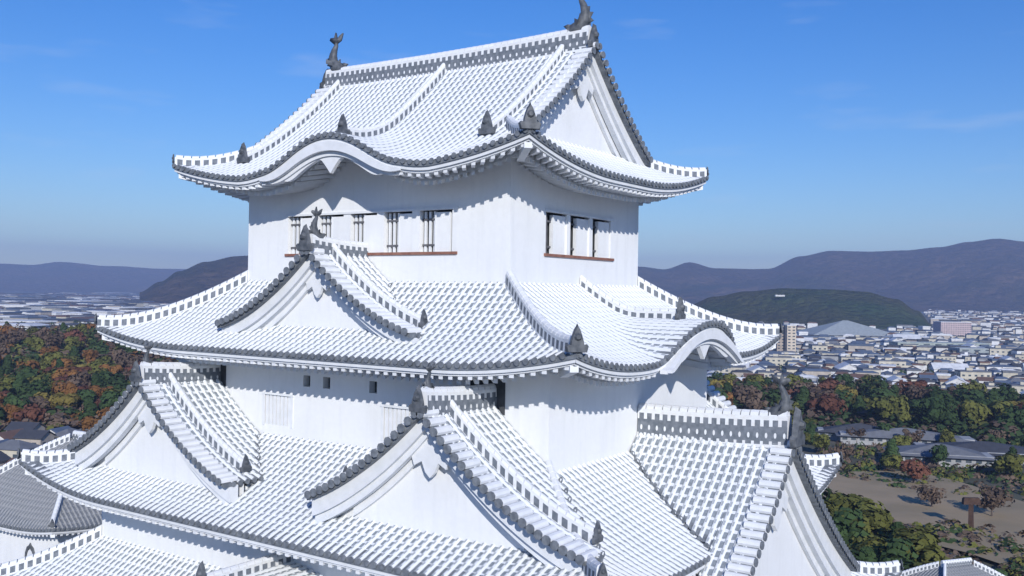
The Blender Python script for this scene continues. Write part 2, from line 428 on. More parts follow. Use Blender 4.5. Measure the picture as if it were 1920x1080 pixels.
# --- fourth roof (under the top floor)
r4 = Roof('r4', T, E4, 0.0, -2.62, .62, 1.15, W4, {'east': (3.2, 1.35, .9), 'west': (3.2, 1.35, .9)}, .38); r4.bul = .5
r4.fs = .8
R4 = r4.build()
r3 = Roof('r3', W4, E3, -6.18, -8.60, .88, 1.3, W3, {}, .30)
R3 = r3.build()
r2 = Roof('r2', W3, E2, -11.05, -13.5, .85, 1.3, W2, {'south': (6.8, 3.35, 1.4), 'north': (6.8, 3.35, 1.4)}, .30)
R2 = r2.build()

# --- top roof (hip and gable)
GX = 7.15; GW = 6.35
class Top(Roof):
    def z(s, side, q, d, kara=True):
        la, lb, da, db = s.dims(side); t = db-d
        z = s.ze + .46*t + .0385*t*t
        e = max(0, lb-abs(q)); f = max(0, 1-e/6.0)
        z += s.lift*f**2.0*max(0, 1-t/3.2)**1.5
        if kara and side in s.karas:
            W, H, pw = s.karas[side]; x = abs(q)/W
            if x < 1.4:
                kz = s.ze + (H*(1-x*x)**pw if x < 1 else -.5*(x-1)); k = .9
                m = max(z, kz); df = abs(z-kz); z = m + max(0, k-df)**2/(4*k)*(1-min(1, max(0, (x-1)/.4)))
                if x >= 1: z = max(z, s.ze + .46*t + .0385*t*t)
        return z
rt = Top('rt', (E5[0]-7.23, 0), E5, 0, 4.10, .86, 1, T, {'south': (3.55, 1.42, 1.5), 'north': (3.55, 1.42, 1.5)})
R5 = K('tiled_roof'); mb = MB()
for sd in ('south', 'north'):
    fr = SIDES[sd]
    P = lambda c, t, fr=fr, sd=sd: (*fr(c, t), rt.z(sd, c, t))
    tiles(mb, P, -E5[0], E5[0], lambda c: 0.0 if abs(c) <= GX else E5[1]-(E5[0]-abs(c)), lambda c: E5[1], 20)
for sd in ('east', 'west'):
    fr = SIDES[sd]
    P = lambda c, t, fr=fr, sd=sd: (*fr(c, t), rt.z(sd, c, t))
    tiles(mb, P, -E5[1], E5[1], lambda c: max(GW-.1, E5[0]-(E5[1]-abs(c))), lambda c: E5[0], 8)
mb.build('roof_tiles', R5)
eaves(rt, R5, ('south', 'east', 'north', 'west'))
zr5 = rt.z('south', 5, 0)
for sx, sy in ((1, -1), (1, 1), (-1, 1), (-1, -1)):
    path = []
    for k in range(9):
        t = lerp(2.6, .1, k/8); x = E5[0]-t; y = E5[1]-t; path.append((sx*x, sy*y, rt.z('south', x, y)+.03))
    hm = MB(); ridge(hm, path, .30, .30); hm.build('hip_ridge', R5)
    endtile(R5, (sx*(E5[0]-.08), sy*(E5[1]-.08), path[-1][2]+.1), (sx, sy, 0), .85 if (sx, sy) == (1, -1) else .4)
# main ridge
mr = MB(); ridge(mr, [(x, 0, zr5-.05+.10*(x/7.2)**2) for x in [-7.2+14.4*i/16 for i in range(17)]], .50, .60, MT['ridge'], True, None, .25)
mr.build('main_ridge', R5)
def desc(parent, pts, w=.28, h=.30, fs=.75, out=(0, -1, 0)):
    m = MB(); ridge(m, pts, w, h); m.build('descending_ridge', parent)
    endtile(parent, (pts[-1][0], pts[-1][1], pts[-1][2]+.15), out, fs)
for sy, sd in ((-1, 'south'), (1, 'north')):
    for xx, yend in ((-6.35, 5.7), (0, 6.25), (6.0, 5.15)):
        pts = []
        for k in range(11):
            d = lerp(.25, yend, k/10); q = xx if sy < 0 else -xx
            pts.append((xx, sy*d, rt.z(sd, q, d)+.03))
        desc(R5, pts, .28, .30, .85, (0, sy, 0))
fish(R5, (-6.75, 0, zr5+.60), (-1, 0, 0), .98); fish(R5, (6.75, 0, zr5+.60), (1, 0, 0), .98)

def pendant(mb, fr, s0, d, z, w, h, th=.12, mat=None):
    mat = mat or MT['plaster2']
    prof = [(0, 0), (.5, -.30), (1.0, -.62), (.92, -.78), (.66, -.70), (.50, -.62), (.42, -.86), (.22, -.74), (.12, -.98), (0, -1.1)]
    prof = prof + [(-a, b) for a, b in prof[::-1] if a > 0]
    A = [(*fr(s0+a*w, d), z+b*h) for a, b in prof]; B = [(*fr(s0+a*w, d-th), z+b*h) for a, b in prof]
    n = len(mb.v); k = len(prof); mb.v += A+B
    mb.face([n+i for i in range(k)], mat); mb.face([n+k+i for i in range(k)][::-1], mat)
    for i in range(k): mb.face([n+i, n+k+i, n+k+(i+1) % k, n+(i+1) % k], mat)

def verge_set(G, fr, s0, dF, zs, hws, zb, rec=.85, bw=.5, sc_=1.0, pend=(1.3, 1.2), scallop=.33, apex=False):
    """everything on the front of a gable. zs(u): roof surface height at distance u from its centre line; zb(s,d): surface below"""
    gw = MB(); pd = MB(); n = 22; hws = hws if isinstance(hws, tuple) else (hws, hws)
    for sg in (1, -1):
        hw = hws[0] if sg < 0 else hws[1]; us = [hw*i/n for i in range(n+1)]
        vt = MB(); vb = MB()
        # barge boards: outer band, stepped inner band
        for d0, d1, ta, tb, grow in ((dF+.06, dF-.099, .10, .10+bw, .25), (dF-.10, dF-.34, .08, .10+bw*1.5, .3)):
            secs = []
            for u in us:
                z = zs(u); k = 1+grow*(u/hw); c = .0
                s = s0+sg*u
                secs.append([(*fr(s, d0), z-ta), (*fr(s, d1), z-ta), (*fr(s, d1), z-ta-(tb-ta)*k), (*fr(s, d0), z-ta-(tb-ta)*k)])
            vb.loft(secs, MT['plaster2'])
        # dark under-edge of the verge tiles
        secs = []
        for u in us:
            z = zs(u); s = s0+sg*u
            secs.append([(*fr(s, dF+.30), z+.05), (*fr(s, dF-.1), z+.05), (*fr(s, dF-.1), z-.098), (*fr(s, dF+.30), z-.098)])
        vt.loft(secs, MT['dark'])
        # verge tiles pointing outward
        m = int(hw*1.25/scallop)
        for i in range(m):
            u = hw*(i+.4)/m; z = zs(u)+.07; s = s0+sg*u; z2 = zs(u+.05)+.07; r = scallop*.42
            tx = Vector((*fr(s0+sg*(u+.05), dF), z2))-Vector((*fr(s, dF), z)); tx.normalize()
            ox = Vector((*fr(s, dF+1), z))-Vector((*fr(s, dF), z)); nx = tx.cross(ox)
            if nx.z < 0: nx = -nx
            c0 = Vector((*fr(s, dF-.35), z)); c1 = Vector((*fr(s, dF+.38), z-.0))
            vt.loft([[c + (tx*cos(a)+nx*sin(a))*r for a in (0, pi/5, 2*pi/5, 3*pi/5, 4*pi/5, pi)] for c in (c0, c1)], MT['plaster2'])
            e = c1+ox*.012
            vt.loft([[q_ + (tx*cos(a)+nx*sin(a))*r*1.02 for a in [k_*pi/4 for k_ in range(8)]] for q_ in (e, e+ox*.05)], MT['dark'])
        vt.build('verge_tiles', G); vb.build('barge_board', G)
        # gable wall
        secs = []
        for u in us:
            s = s0+sg*u; z = zs(u)-.1; d = dF-rec
            secs.append([(*fr(s, d), z), (*fr(s, d), min(z-.02, zb(s, d)-.3))])
        gw.loft(secs, MT['plaster'], closed=False)
    # framed inner recess: thin raised arch over the wall
    pw, ph = pend
    for sg in (1, -1):
        hw = min(hws); secs = []
        for u in [hw*.02+hw*.70*i/10 for i in range(11)]:
            z = zs(u)-.1-bw*1.75-.25*(u/hw); s = s0+sg*u*.98
            secs.append([(*fr(s, dF-rec+.16), z+.45), (*fr(s, dF-rec+.02), z+.45), (*fr(s, dF-rec+.02), z-.10), (*fr(s, dF-rec+.16), z-.10)])
        gw.loft(secs, MT['plaster2'])
    pendant(pd, fr, s0, dF-.22, zs(0)-bw*1.3, pw, ph, .14)
    if apex: p2 = MB(); pendant(p2, fr, s0, dF-.04+.16, zs(0)-bw*.75, pw*.42, ph*.62, .12); p2.build('gable_pendant', G)
    gw.build('gable_wall', G); pd.build('gable_pendant', G)

# gables of the top roof
for sd, o in (('east', 1), ('west', -1)):
    G = K('end_gable'); fr = SIDES[sd]
    verge_set(G, fr, 0, GX, lambda u: rt.z('south', 0, u, False), 4.95, lambda s, d: rt.z('south', GW, max(abs(s), 0), False) if False else rt.z('east', 0, max(d, GW)), .55, .42, 1, (1.6, 1.45))
    endtile(G, (o*(GX+.12), 0, zr5+.05), (o, 0, 0), .95)

def gable(side, s0, dF, dB, zap, prof, hw, base, bw=.42, rec=.8, pend=(1.3, 1.2), dd=.95, rise=.5, rw=.42, rh=.5, fs=1.1, fishs=.9, ext_out=None, clip=.10, ddw=.24, ddh=.34, vbase=None, endu=.5):
    """triangular dormer gable on roof `base`. prof(u)=drop below apex. hw=(left,right) half widths"""
    G = K('roof_gable'); fr = SIDES[side]; hwl, hwr = hw
    zs = lambda u: zap-prof(u)
    def um(d, sg):
        lim = hwl if sg < 0 else hwr; u = .1
        while u < lim:
            if zs(u) < base(s0+sg*u, d)+clip: return u
            u += .08
        return lim
    mb = MB()
    cache = {}
    for sg in (1, -1):
        def tm(c, sg=sg):
            k = (round(c, 3), sg)
            if k not in cache: cache[k] = um(c, sg)
            return cache[k]
        P = lambda c, t, sg=sg: (*fr(s0+sg*t, c), zs(t))
        tiles(mb, P, dB, dF+.05, lambda c: 0.0, tm, 14)
    mb.build('roof_tiles', G)
    verge_set(G, fr, s0, dF, zs, (hwl, hwr), vbase or base, rec, bw, 1, pend)
    rm = MB(); x0 = fr(s0, dB); x1 = fr(s0, dF+.15)
    ridge(rm, [(lerp(x0[0], x1[0], t), lerp(x0[1], x1[1], t), zap-.05+.18*t*t) for t in [i/8 for i in range(9)]], rw, rh, MT['ridge'], True, None, .3)
    rm.build('gable_ridge', G)
    out = Vector((*fr(0, 1), 0))
    endtile(G, (*fr(s0, dF+.32), zap+.15), out, fs)
    for sg in (1, -1):
        h_ = hwl if sg < 0 else hwr; pts = []
        for k in range(15):
            u = lerp(.15, h_-endu, k/14); pts.append((*fr(s0+sg*u, dF-dd), zs(u)+.04))
        a = Vector(pts[-1])-Vector(pts[-2]); a.z = 0
        if ddw: desc(G, pts, ddw, ddh, .62, a)
    if fishs: fish(G, (*fr(s0, dF-.15), zap+rh+.05), out, fishs)
    return G

# fourth roof gable, facing south / north
def pf4(u): return 1.02*u - .083*u*u + .0012*u**3
for sd in ('south', 'north'):
    gable(sd, 0, 7.75, 4.97, 1.12, lambda u: .93*u - .072*u*u + .0005*u**3, (5.0, 5.0), lambda s, d, sd=sd: r4.z(sd, s, d), .36, .5, (1.15, 1.15), .95, .4, .36, .38, .95, .62)
# third roof: twin gables
def pf3(u): return 1.0*u - .075*u*u + .0009*u**3
for sd in ('south', 'north'):
    for s0 in ((-6.9, 7.3) if sd == 'south' else (-7.3, 6.9)):
        o = (s0 > 0)
        gable(sd, s0, 9.95, 6.47, -3.98, lambda u: .97*u - .062*u*u, (4.6, 5.2) if not o else (4.8, 5.9), lambda s, d, sd=sd: r3.z(sd, s, d), .45, .6, (1.5, 1.35), 1.05, .5, .42, .5, .8, .48)
def big_base(sd, s, d):
    z = r2.z(sd, s, d) if d > 11.7 else -11.1
    if 9.5 < d < 14.0 and abs(s) < 6.4+(d-9.5): z = max(z, r3.z(sd, s, d))
    return z
# great east and west gables standing on the second roof
for sd in ('east', 'west'):
    gable(sd, 0, 15.15, 9.6, -5.35, lambda u: .93*u - .022*u*u, (8.6, 8.6) if sd == 'east' else (8.6, 6.4), lambda s, d, sd=sd: big_base(sd, s, d), .62, .48, (2.3, 2.1), 1.25, .4, .5, .8, 1.3, .8, clip=.15, ddw=0, vbase=lambda s, d, sd=sd: min(-12.2, r2.z(sd, s, d)-.6))

# karahafu boards under curved eaves
def kara_front(rf, sd, W, H, cusp, wall_d):
    G = K('curved_gable'); fr = SIDES[sd]; db = rf.dims(sd)[3]; ze = lambda q: rf.zeave(sd, q)
    bb = MB(); n = 36; Wn = W*1.03
    db0 = db; db = db+rf.bulge(sd, 0, db)*.9
    for d0, d1, a, b in ((db-.05, db-.22, .27, .62), (db-.225, db-.5, .27, .80)):
        secs = []
        for i in range(n+1):
            q = -Wn+2*Wn*i/n; z = ze(q); k = .25+.75*max(0, 1-(abs(q)/Wn)**4)
            secs.append([(*fr(q, d0), z-a), (*fr(q, d1), z-a), (*fr(q, d1), z-a-(b-a)*k), (*fr(q, d0), z-a-(b-a)*k)])
        bb.loft(secs, MT['plaster2'])
    bb.build('barge_board', G)
    pm = MB(); secs = []                                  # hanging double-arched board with central cusp
    for i in range(n+1):
        x = -1+2*i/n; q = x*W*.74; z = ze(q); zt = z-.55
        dz = .26+cusp*max(0, 1-abs(x)/.20)**1.0*.85+.30*abs(x)**2*(1-abs(x)**6)-.2*abs(x)**8
        zb_ = zt-dz
        secs.append([(*fr(q, db-.30), zt), (*fr(q, db-.46), zt), (*fr(q, db-.46), zb_), (*fr(q, db-.30), zb_)])
    pm.loft(secs, MT['plaster2']); pm.build('gable_pendant', G)
    wm = MB(); secs = []
    for i in range(n+1):
        q = -W+2*W*i/n; secs.append([(*fr(q, wall_d+.004), ze(q)-.2), (*fr(q, wall_d+.004), rf.ze-.75)])
    wm.loft(secs, MT['plaster'], closed=False); wm.build('gable_wall', G)
for sd in ('south', 'north'): kara_front(rt, sd, 3.55, 1.42, .75, T[1])
for sd in ('east', 'west'): kara_front(r4, sd, 3.2, 1.35, .65, W4[0])
for sd in ('south', 'north'): kara_front(r2, sd, 6.8, 3.35, .9, W2[1])
# centre ridges on the curved gables of roofs 4 and 2
for rf, sds, d0, d1 in ((r4, ('east', 'west'), 6.95, 11.1), (r2, ('south', 'north'), 8.65, 12.4)):
    G = R4 if rf is r4 else R2
    for sd in sds:
        fr = SIDES[sd]; pts = [(*fr(0, lerp(d0, d1, k/10)), rf.z(sd, 0, lerp(d0, d1, k/10))+.03) for k in range(11)]
        desc(G, pts, .30, .32, .85, Vector((*fr(0, 1), 0)))

# --- walls
def wall_box(a, z0, z1, holes=None, name='wall', top_close=False):
    mb = MB()
    for sd in ('south', 'east', 'north', 'west'):
        fr = SIDES[sd]; k = 0 if sd in ('south', 'north') else 1; L_ = a[k]; d = a[1-k]
        hs = (holes or {}).get(sd, [])
        xs = sorted({-L_, L_} | {h[0] for h in hs} | {h[1] for h in hs}); zz = sorted({z0, z1} | {h[2] for h in hs} | {h[3] for h in hs})
        for i in range(len(xs)-1):
            for j in range(len(zz)-1):
                cx, cz = (xs[i]+xs[i+1])/2, (zz[j]+zz[j+1])/2
                if any(h[0] < cx < h[1] and h[2] < cz < h[3] for h in hs): continue
                mb.poly([(*fr(xs[i], d), zz[j]), (*fr(xs[i+1], d), zz[j]), (*fr(xs[i+1], d), zz[j+1]), (*fr(xs[i], d), zz[j+1])], MT['plaster'])
        for h in hs:
            e = h[4] if len(h) > 4 else .3
            q = [(h[0], h[2]), (h[1], h[2]), (h[1], h[3]), (h[0], h[3])]
            for i in range(4):
                (xa, za), (xb, zb_) = q[i], q[(i+1) % 4]
                mb.poly([(*fr(xa, d), za), (*fr(xb, d), zb_), (*fr(xb, d-e), zb_), (*fr(xa, d-e), za)], MT['plaster'])
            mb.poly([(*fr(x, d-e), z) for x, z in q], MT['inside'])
    return KB(mb, name)
ZS, ZH = 1.16, 2.74
fw = [(-4.42, 4.30, ZS, ZH, .32)]; ew = [(-2.62, 2.42, ZS, ZH, .32)]
wall_box(T, -.6, 5.2, {'south': fw, 'north': [(-4.42, 4.30, ZS, ZH, .32)], 'east': ew, 'west': ew})
# a slightly proud lower wall band with a moulding line
def fbox(mb, fr, s0, s1, d0, d1, z0, z1, mat):
    A = [(*fr(s0, d0), z0), (*fr(s1, d0), z0), (*fr(s1, d1), z0), (*fr(s0, d1), z0)]; B = [(x, y, z1) for x, y, _ in A]
    n = len(mb.v); mb.v += A+B
    for q in ((0, 3, 2, 1), (4, 5, 6, 7), (0, 1, 5, 4), (1, 2, 6, 5), (2, 3, 7, 6), (3, 0, 4, 7)): mb.face([n+i for i in q], mat)
def window(fr, d, s0, wo_, ws, z0, z1, bars=3, bmat='plaster2'):
    """barred opening of width wo_ followed by a white sliding shutter of width ws"""
    W_ = K('window')
    if ws:
        m = MB(); fbox(m, fr, s0+wo_, s0+wo_+ws, d-.06, d-.20, z0, z1-.10, MT['plaster']); fbox(m, fr, s0+wo_-.03, s0+wo_, d-.05, d-.21, z0, z1-.1, MT['plaster2']); m.build('shutter', W_)
    m = MB()
    for k in range(bars):
        c = s0+wo_*(k+.6)/(bars+.2); fbox(m, fr, c-.05, c+.05, d-.17, d-.25, z0, z1-.05, MT[bmat])
    m.build('window_bars', W_)
    for zz in (.17, .78): 
        m = MB(); z = lerp(z0, z1, zz); fbox(m, fr, s0+.02, s0+wo_-.03, d-.14, d-.165, z-.035, z+.035, MT['iron']); m.build('crossbar', W_)
    return W_
def band(sd, d, s0, s1, n, wo_, ws):
    fr = SIDES[sd]; p = (s1-s0)/n
    for i in range(n):
        s = s0+i*p-.045; window(fr, d, s+.05, wo_, ws, ZS, ZH, 3 if wo_ > .6 else 1, 'plaster2' if wo_ > .6 else 'iron')
        if i < n-1: pm = MB(); fbox(pm, fr, s+.05+wo_+ws, s+p+.05, d+.012, d-.24, ZS, ZH-.02, MT['plaster']); KB(pm, 'window_pier')
    m = MB(); fbox(m, fr, s0-.12, s1+.02, d+.07, d-.02, ZS-.10, ZS+.005, MT['sill']); KB(m, 'window_sill')
    m = MB(); fbox(m, fr, s0-.05, s1+.05, d+.055, d-.02, ZH-.02, ZH+.07, MT['plaster2']); KB(m, 'window_head')
band('south', T[1], -4.42, 4.54, 5, .72, .70); band('north', T[1], -4.42, 4.54, 5, .72, .70)
band('east', T[0], -2.62, 2.62, 3, .60, .90); band('west', T[0], -2.62, 2.62, 3, .60, .90)

h4 = [(-1.78, -1.40, -4.10, -3.66, .3), (-.70, -.32, -4.10, -3.66, .3), (2.45, 3.85, -5.75, -4.55, .3), (-3.95, -2.45, -5.75, -4.55, .3), (1.7, 2.08, -4.10, -3.66, .3)]
wall_box(W4, -6.9, -2.2, {'south': h4, 'north': h4, 'east': [], 'west': []})
wall_box(W3, -11.9, -8.2); wall_box(W2, -22, -13.2)
for sd in ('south', 'north'):
    fr = SIDES[sd]
    for a, b in ((2.45, 3.85), (-3.95, -2.45)):
        W_ = K('window'); m = MB(); n = 7
        for k in range(n):
            c = lerp(a, b, (k+.5)/n); fbox(m, fr, c-.075, c+.075, W4[1]-.02, W4[1]-.16, -5.75, -4.55, MT['plaster2'])
        m.build('window_bars', W_); m = MB(); fbox(m, fr, a-.15, b+.15, W4[1]+.05, W4[1]-.01, -4.55, -4.46, MT['plaster2'])
        fbox(m, fr, a-.13, a, W4[1]+.03, W4[1]-.01, -5.8, -4.55, MT['plaster2']); fbox(m, fr, b, b+.13, W4[1]+.03, W4[1]-.01, -5.8, -4.55, MT['plaster2']); m.build('window_frame', W_)
# dark lattice openings beside the twin gable ridges
    for s0 in (-7.1, 7.1):
        q = 1 if sd == 'south' else 1
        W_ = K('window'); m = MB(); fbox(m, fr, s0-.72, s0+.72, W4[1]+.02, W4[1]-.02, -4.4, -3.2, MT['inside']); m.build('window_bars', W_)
        for k in range(6):
            pass
m = MB()
m.loft([[(-W2[0]-o, -W2[1]-o, z), (W2[0]+o, -W2[1]-o, z), (W2[0]+o, W2[1]+o, z), (-W2[0]-o, W2[1]+o, z)] for z, o in ((-37, 6), (-32, 3.4), (-27, 1.4), (-22, .3))], MT['stone'])
KB(m, 'stone_base')
#@@REST
# ------------------------------------------------------------------ land
def pol(px, dist):                                       # a ground position given as a bearing from the drone and a distance
    a = math.atan((px-960)/FPX); v = _F*cos(a)+_R*sin(a); return Vector((CAM.x+v.x*dist, CAM.y+v.y*dist, 0))
G0 = -72.0
rnd = random.Random(7)
WC = [(pol(60, 860), 12, 200), (pol(260, 960), 10, 170), (pol(-160, 840), 11, 200)]
def ground_z(x, y):
    r = math.hypot(x, y); k = min(1, max(0, 1-(r-60)/85)); z = G0 + 34*k*k*(3-2*k)
    for c, h, w in WC:
        d = math.hypot(x-c.x, y-c.y)
        if d < w*3: z += h*math.exp(-(d/w)**2)
    if 100 < r < 2500: z += .8*noise.noise(Vector((x*.01, y*.01, 3)))
    return z
radii = [0, 20, 40, 55, 65, 75, 85, 95, 105, 115, 125, 135, 145, 160, 190, 230]+[230*1.075**i for i in range(1, 66)]
mb = MB(); NA = 160
for r in radii:
    for a in range(NA):
        x, y = r*cos(2*pi*a/NA), r*sin(2*pi*a/NA); mb.v.append((x, y, ground_z(x, y)))
def ground_material():
    m, nt, b = new_mat('plain_ground'); b.inputs['Roughness'].default_value = .95
    f1 = noise_fac(nt, .012, 5, .42, .58); f2 = noise_fac(nt, .05, 6, .4, .6); f3 = noise_fac(nt, .0035, 4, .45, .6)
    c = mixc(nt, f1, (.085, .085, .055), (.16, .145, .12)); c = mixc(nt, M(nt, 'MULTIPLY', f2, .5), c, (.06, .075, .035)); c = mixc(nt, M(nt, 'MULTIPLY', f3, .6), c, (.20, .20, .20))
    nt.links.new(c, b.inputs['Base Color']); return m
MT['ground'] = ground_material()
for i in range(len(radii)-1):
    for a in range(NA):
        a2 = (a+1) % NA; mb.face([i*NA+a, (i+1)*NA+a, (i+1)*NA+a2, i*NA+a2], MT['ground'])
tag(mb.build('ground', None, True), 'flat city plain with the castle mound', None, None, 'structure')

def forest_mat(name, c1, c2, c3, sc1, sc2, bd):
    m, nt, b = new_mat(name); b.inputs['Roughness'].default_value = .95; b.inputs['Specular IOR Level'].default_value = .05
    f1 = noise_fac(nt, sc1, 6, .38, .62); f2 = noise_fac(nt, sc2, 5, .35, .65); f3 = noise_fac(nt, sc1*.3, 4, .4, .6)
    c = mixc(nt, f1, c1, c2); c = mixc(nt, M(nt, 'MULTIPLY', f3, .8), c, c3); c = mixc(nt, M(nt, 'MULTIPLY', f2, .6), c, tuple(x*.35 for x in c1))
    nt.links.new(c, b.inputs['Base Color']); bump(nt, b, f2, 1.0, bd); return m
MT['mtn'] = forest_mat('mountain_forest', (.022, .034, .016), (.13, .085, .05), (.07, .045, .035), .0032, .016, 18)
MT['hill'] = forest_mat('hill_forest', (.030, .065, .022), (.06, .085, .03), (.08, .07, .03), .010, .05, 7)
MT['wood'] = forest_mat('wood_floor', (.03, .04, .018), (.06, .045, .02), (.08, .05, .03), .03, .12, 2)
def hill(name, sky_, D, depth, mat, label, front=.55, seed=1, rough=.12):
    """sky_: (bearing px, skyline px) pairs read from the photo -> crest heights at the real distance D"""
    mb = MB(); nA = 150; nR = 40; p0, p1 = sky_[0][0], sky_[-1][0]
    def crest(px):
        for (a, ya), (b, yb) in zip(sky_, sky_[1:]):
            if px <= b: f = (px-a)/(b-a); f = f*f*(3-2*f); return ya+(yb-ya)*f
        return sky_[-1][1]
    for i in range(nA+1):
        px = lerp(p0, p1, i/nA); th = math.atan((px-960)/FPX); hor = 546.6+(px-960)*.0147
        zc = CAM.z+(hor-crest(px))/FPX*D*cos(th); h = max(0, zc-G0)
        e = min(1, i/nA*9, (1-i/nA)*9)
        for j in range(nR+1):
            t = j/nR; r = D-depth*front+depth*t
            k = t/front if t < front else (1-t)/(1-front); k = max(0, k); k = k*k*(3-2*k)*.45+k*.55
            p = pol(px, r); nz_ = noise.fractal(Vector((p.x/depth*5, p.y/depth*5, seed)), 1, 2, 5)
            rd = 1-abs(noise.noise(Vector((p.x/depth*3.3, p.y/depth*3.3, seed+9))))*1.6
            z = G0-3+(h+3)*k*(1-(1-k)*.75*(1-rd)) + h*rough*2.2*nz_*k*(1-k*.9)
            mb.v.append((p.x, p.y, z))
    for i in range(nA):
        for j in range(nR): a = i*(nR+1)+j; mb.face([a, a+nR+1, a+nR+2, a+1], mat)
    return tag(mb.build(name, None, True), label, None, None, 'structure')
hill('mountains', [(900, 520), (1120, 508), (1200, 500), (1245, 505), (1292, 492), (1340, 503), (1440, 504), (1500, 481), (1560, 470), (1620, 471), (1700, 468), (1760, 462), (1815, 452), (1868, 447), (1920, 453), (2050, 462), (2300, 480)], 7000, 3600, MT['mtn'], 'long blue wooded mountain range on the right', .5, 3)
hill('mountains', [(-500, 500), (-150, 492), (0, 494), (60, 497), (110, 491), (200, 499), (300, 503), (420, 506), (700, 512), (1000, 515), (1300, 505)], 11500, 3800, MT['mtn'], 'low blue mountain range on the left', .5, 5)
hill('hill', [(262, 548), (300, 528), (335, 508), (385, 491), (440, 481), (500, 478), (620, 486), (800, 512), (950, 535)], 4200, 1500, MT['mtn'], 'dark wooded hill on the left', .5, 8, .1)
hill('hill', [(1190, 590), (1290, 572), (1340, 556), (1400, 546), (1470, 541), (1560, 543), (1620, 546), (1680, 560), (1720, 582), (1752, 612)], 2700, 900, MT['hill'], 'green wooded hill on the right', .5, 12, .1)

# ------------------------------------------------------------------ trees
def leaf_mat(name, c, c2):
    m, nt, b = new_mat(name); b.inputs['Roughness'].default_value = .9; b.inputs['Specular IOR Level'].default_value = .05
    f = noise_fac(nt, .8, 4, .3, .7)
    oi = nt.nodes.new('ShaderNodeObjectInfo')
    k = mixc(nt, f, c, c2); h = nt.nodes.new('ShaderNodeHueSaturation'); nt.links.new(k, h.inputs['Color'])
    nt.links.new(M(nt, 'ADD', .75, M(nt, 'MULTIPLY', oi.outputs['Random'], .5)), h.inputs['Value'])
    nt.links.new(h.outputs[0], b.inputs['Base Color']); return m
SPEC = {
 'dark green': leaf_mat('dark_green_leaves', (.030, .055, .022), (.055, .085, .03)),
 'olive green': leaf_mat('olive_leaves', (.085, .095, .025), (.13, .13, .035)),
 'orange': leaf_mat('orange_leaves', (.17, .080, .03), (.23, .12, .04)),
 'rust red': leaf_mat('rust_leaves', (.11, .050, .035), (.155, .07, .045)),
 'yellow': leaf_mat('yellow_leaves', (.16, .13, .035), (.22, .18, .05)),
 'brown': leaf_mat('brown_leaves', (.095, .07, .05), (.14, .10, .075))}
MT['bark'] = simple('bark', (.10, .08, .065), (.16, .13, .11), 2, .9, .3)
TREES = {}
def tree_meshes(kind, var):
    key = (kind, var)
    if key in TREES: return TREES[key]
    r = random.Random(hash((kind, var)) % 1 + var*31+len(kind)*7); cm = MB(); mat = SPEC[kind]
    con = kind == 'dark green' and var == 2
    blobs = []
    for i in range(11):
        if con: z = lerp(.2, .95, i/10); rr = .30*(1.05-z); blobs.append((r.uniform(-.06, .06), r.uniform(-.06, .06), z, rr+.05))
        else:
            a = r.uniform(0, 2*pi); q = r.uniform(.05, .34)
            blobs.append((cos(a)*q, sin(a)*q, r.uniform(.42, .82), r.uniform(.13, .23)))
    nl = 70 if kind != 'brown' else 40
    for bx, by, bz, br in blobs:
        for k in range(nl):
            d = Vector((r.gauss(0, 1), r.gauss(0, 1), r.gauss(0, 1)+.25)).normalized(); p = Vector((bx, by, bz))+d*br*r.uniform(.75, 1.1)
            n = (d+Vector((r.uniform(-.35, .35), r.uniform(-.35, .35), r.uniform(-.2, .35)))).normalized(); u = n.orthogonal().normalized(); v = n.cross(u); s_ = r.uniform(.03, .065)
            cm.poly([p-u*s_-v*s_*.7, p+u*s_-v*s_*.5, p+u*s_*.8+v*s_, p-u*s_*.6+v*s_*.8], mat)
    tm = MB()
    tr = lambda x, y, z, rad: [(x+cos(a)*rad, y+sin(a)*rad, z) for a in [k*pi/3 for k in range(6)]]
    tm.loft([tr(0, 0, -.05, .035), tr(.01, 0, .25, .026), tr(0, .01, .6, .014)], MT['bark'])
    for bx, by, bz, br in blobs[:6]:
        tm.loft([tr(0, 0, .28, .014), tr(bx*.6, by*.6, (.28+bz)/2+.05, .010), tr(bx, by, bz, .005)], MT['bark'])
    me = []
    for nm, mm in (('crown', cm), ('trunk', tm)):
        o = mm.build(nm); me.append(o.data); bpy.data.objects.remove(o)
    TREES[key] = me; return me
ntree = 0
def tree(x, y, h, kind, label, group, z=None, wid=1.0, name=None, var=None):
    global ntree; ntree += 1
    v = rnd.randrange(3) if var is None else var; cm, tm = tree_meshes(kind, v)
    nm = name or ('conifer_tree' if (kind == 'dark green' and v == 2) else 'broadleaf_tree')
    e = empty(nm, (x, y, ground_z(x, y) if z is None else z)); e.scale = (h*wid, h*wid, h); e.rotation_euler.z = rnd.uniform(0, 6.28)
    for n_, me in (('crown', cm), ('trunk', tm)):
        o = bpy.data.objects.new(n_, me); COL.objects.link(o); o.parent = e
    tag(e, label, 'tree', group); return e
def scatter(n, pxr, dr, mind, hr, kinds, where, placed, wid=(1, 1.25), tries=9000, keep_=None):
    c = 0
    for _ in range(tries):
        if c >= n: break
        f = rnd.random()
        px = rnd.uniform(*pxr); d = dr[0]+(dr[1]-dr[0])*f; p = pol(px, d)
        if keep_ and not keep_(px, d): continue
        if any((p.x-q[0])**2+(p.y-q[1])**2 < mind*mind for q in placed[-400:]): continue
        placed.append((p.x, p.y)); k = rnd.choices([a for a, b in kinds], [b for a, b in kinds])[0]
        tree(p.x, p.y, rnd.uniform(*hr), k, k + ' autumn season tree ' + where, k+' trees '+where, wid=rnd.uniform(*wid)); c += 1
pl = []
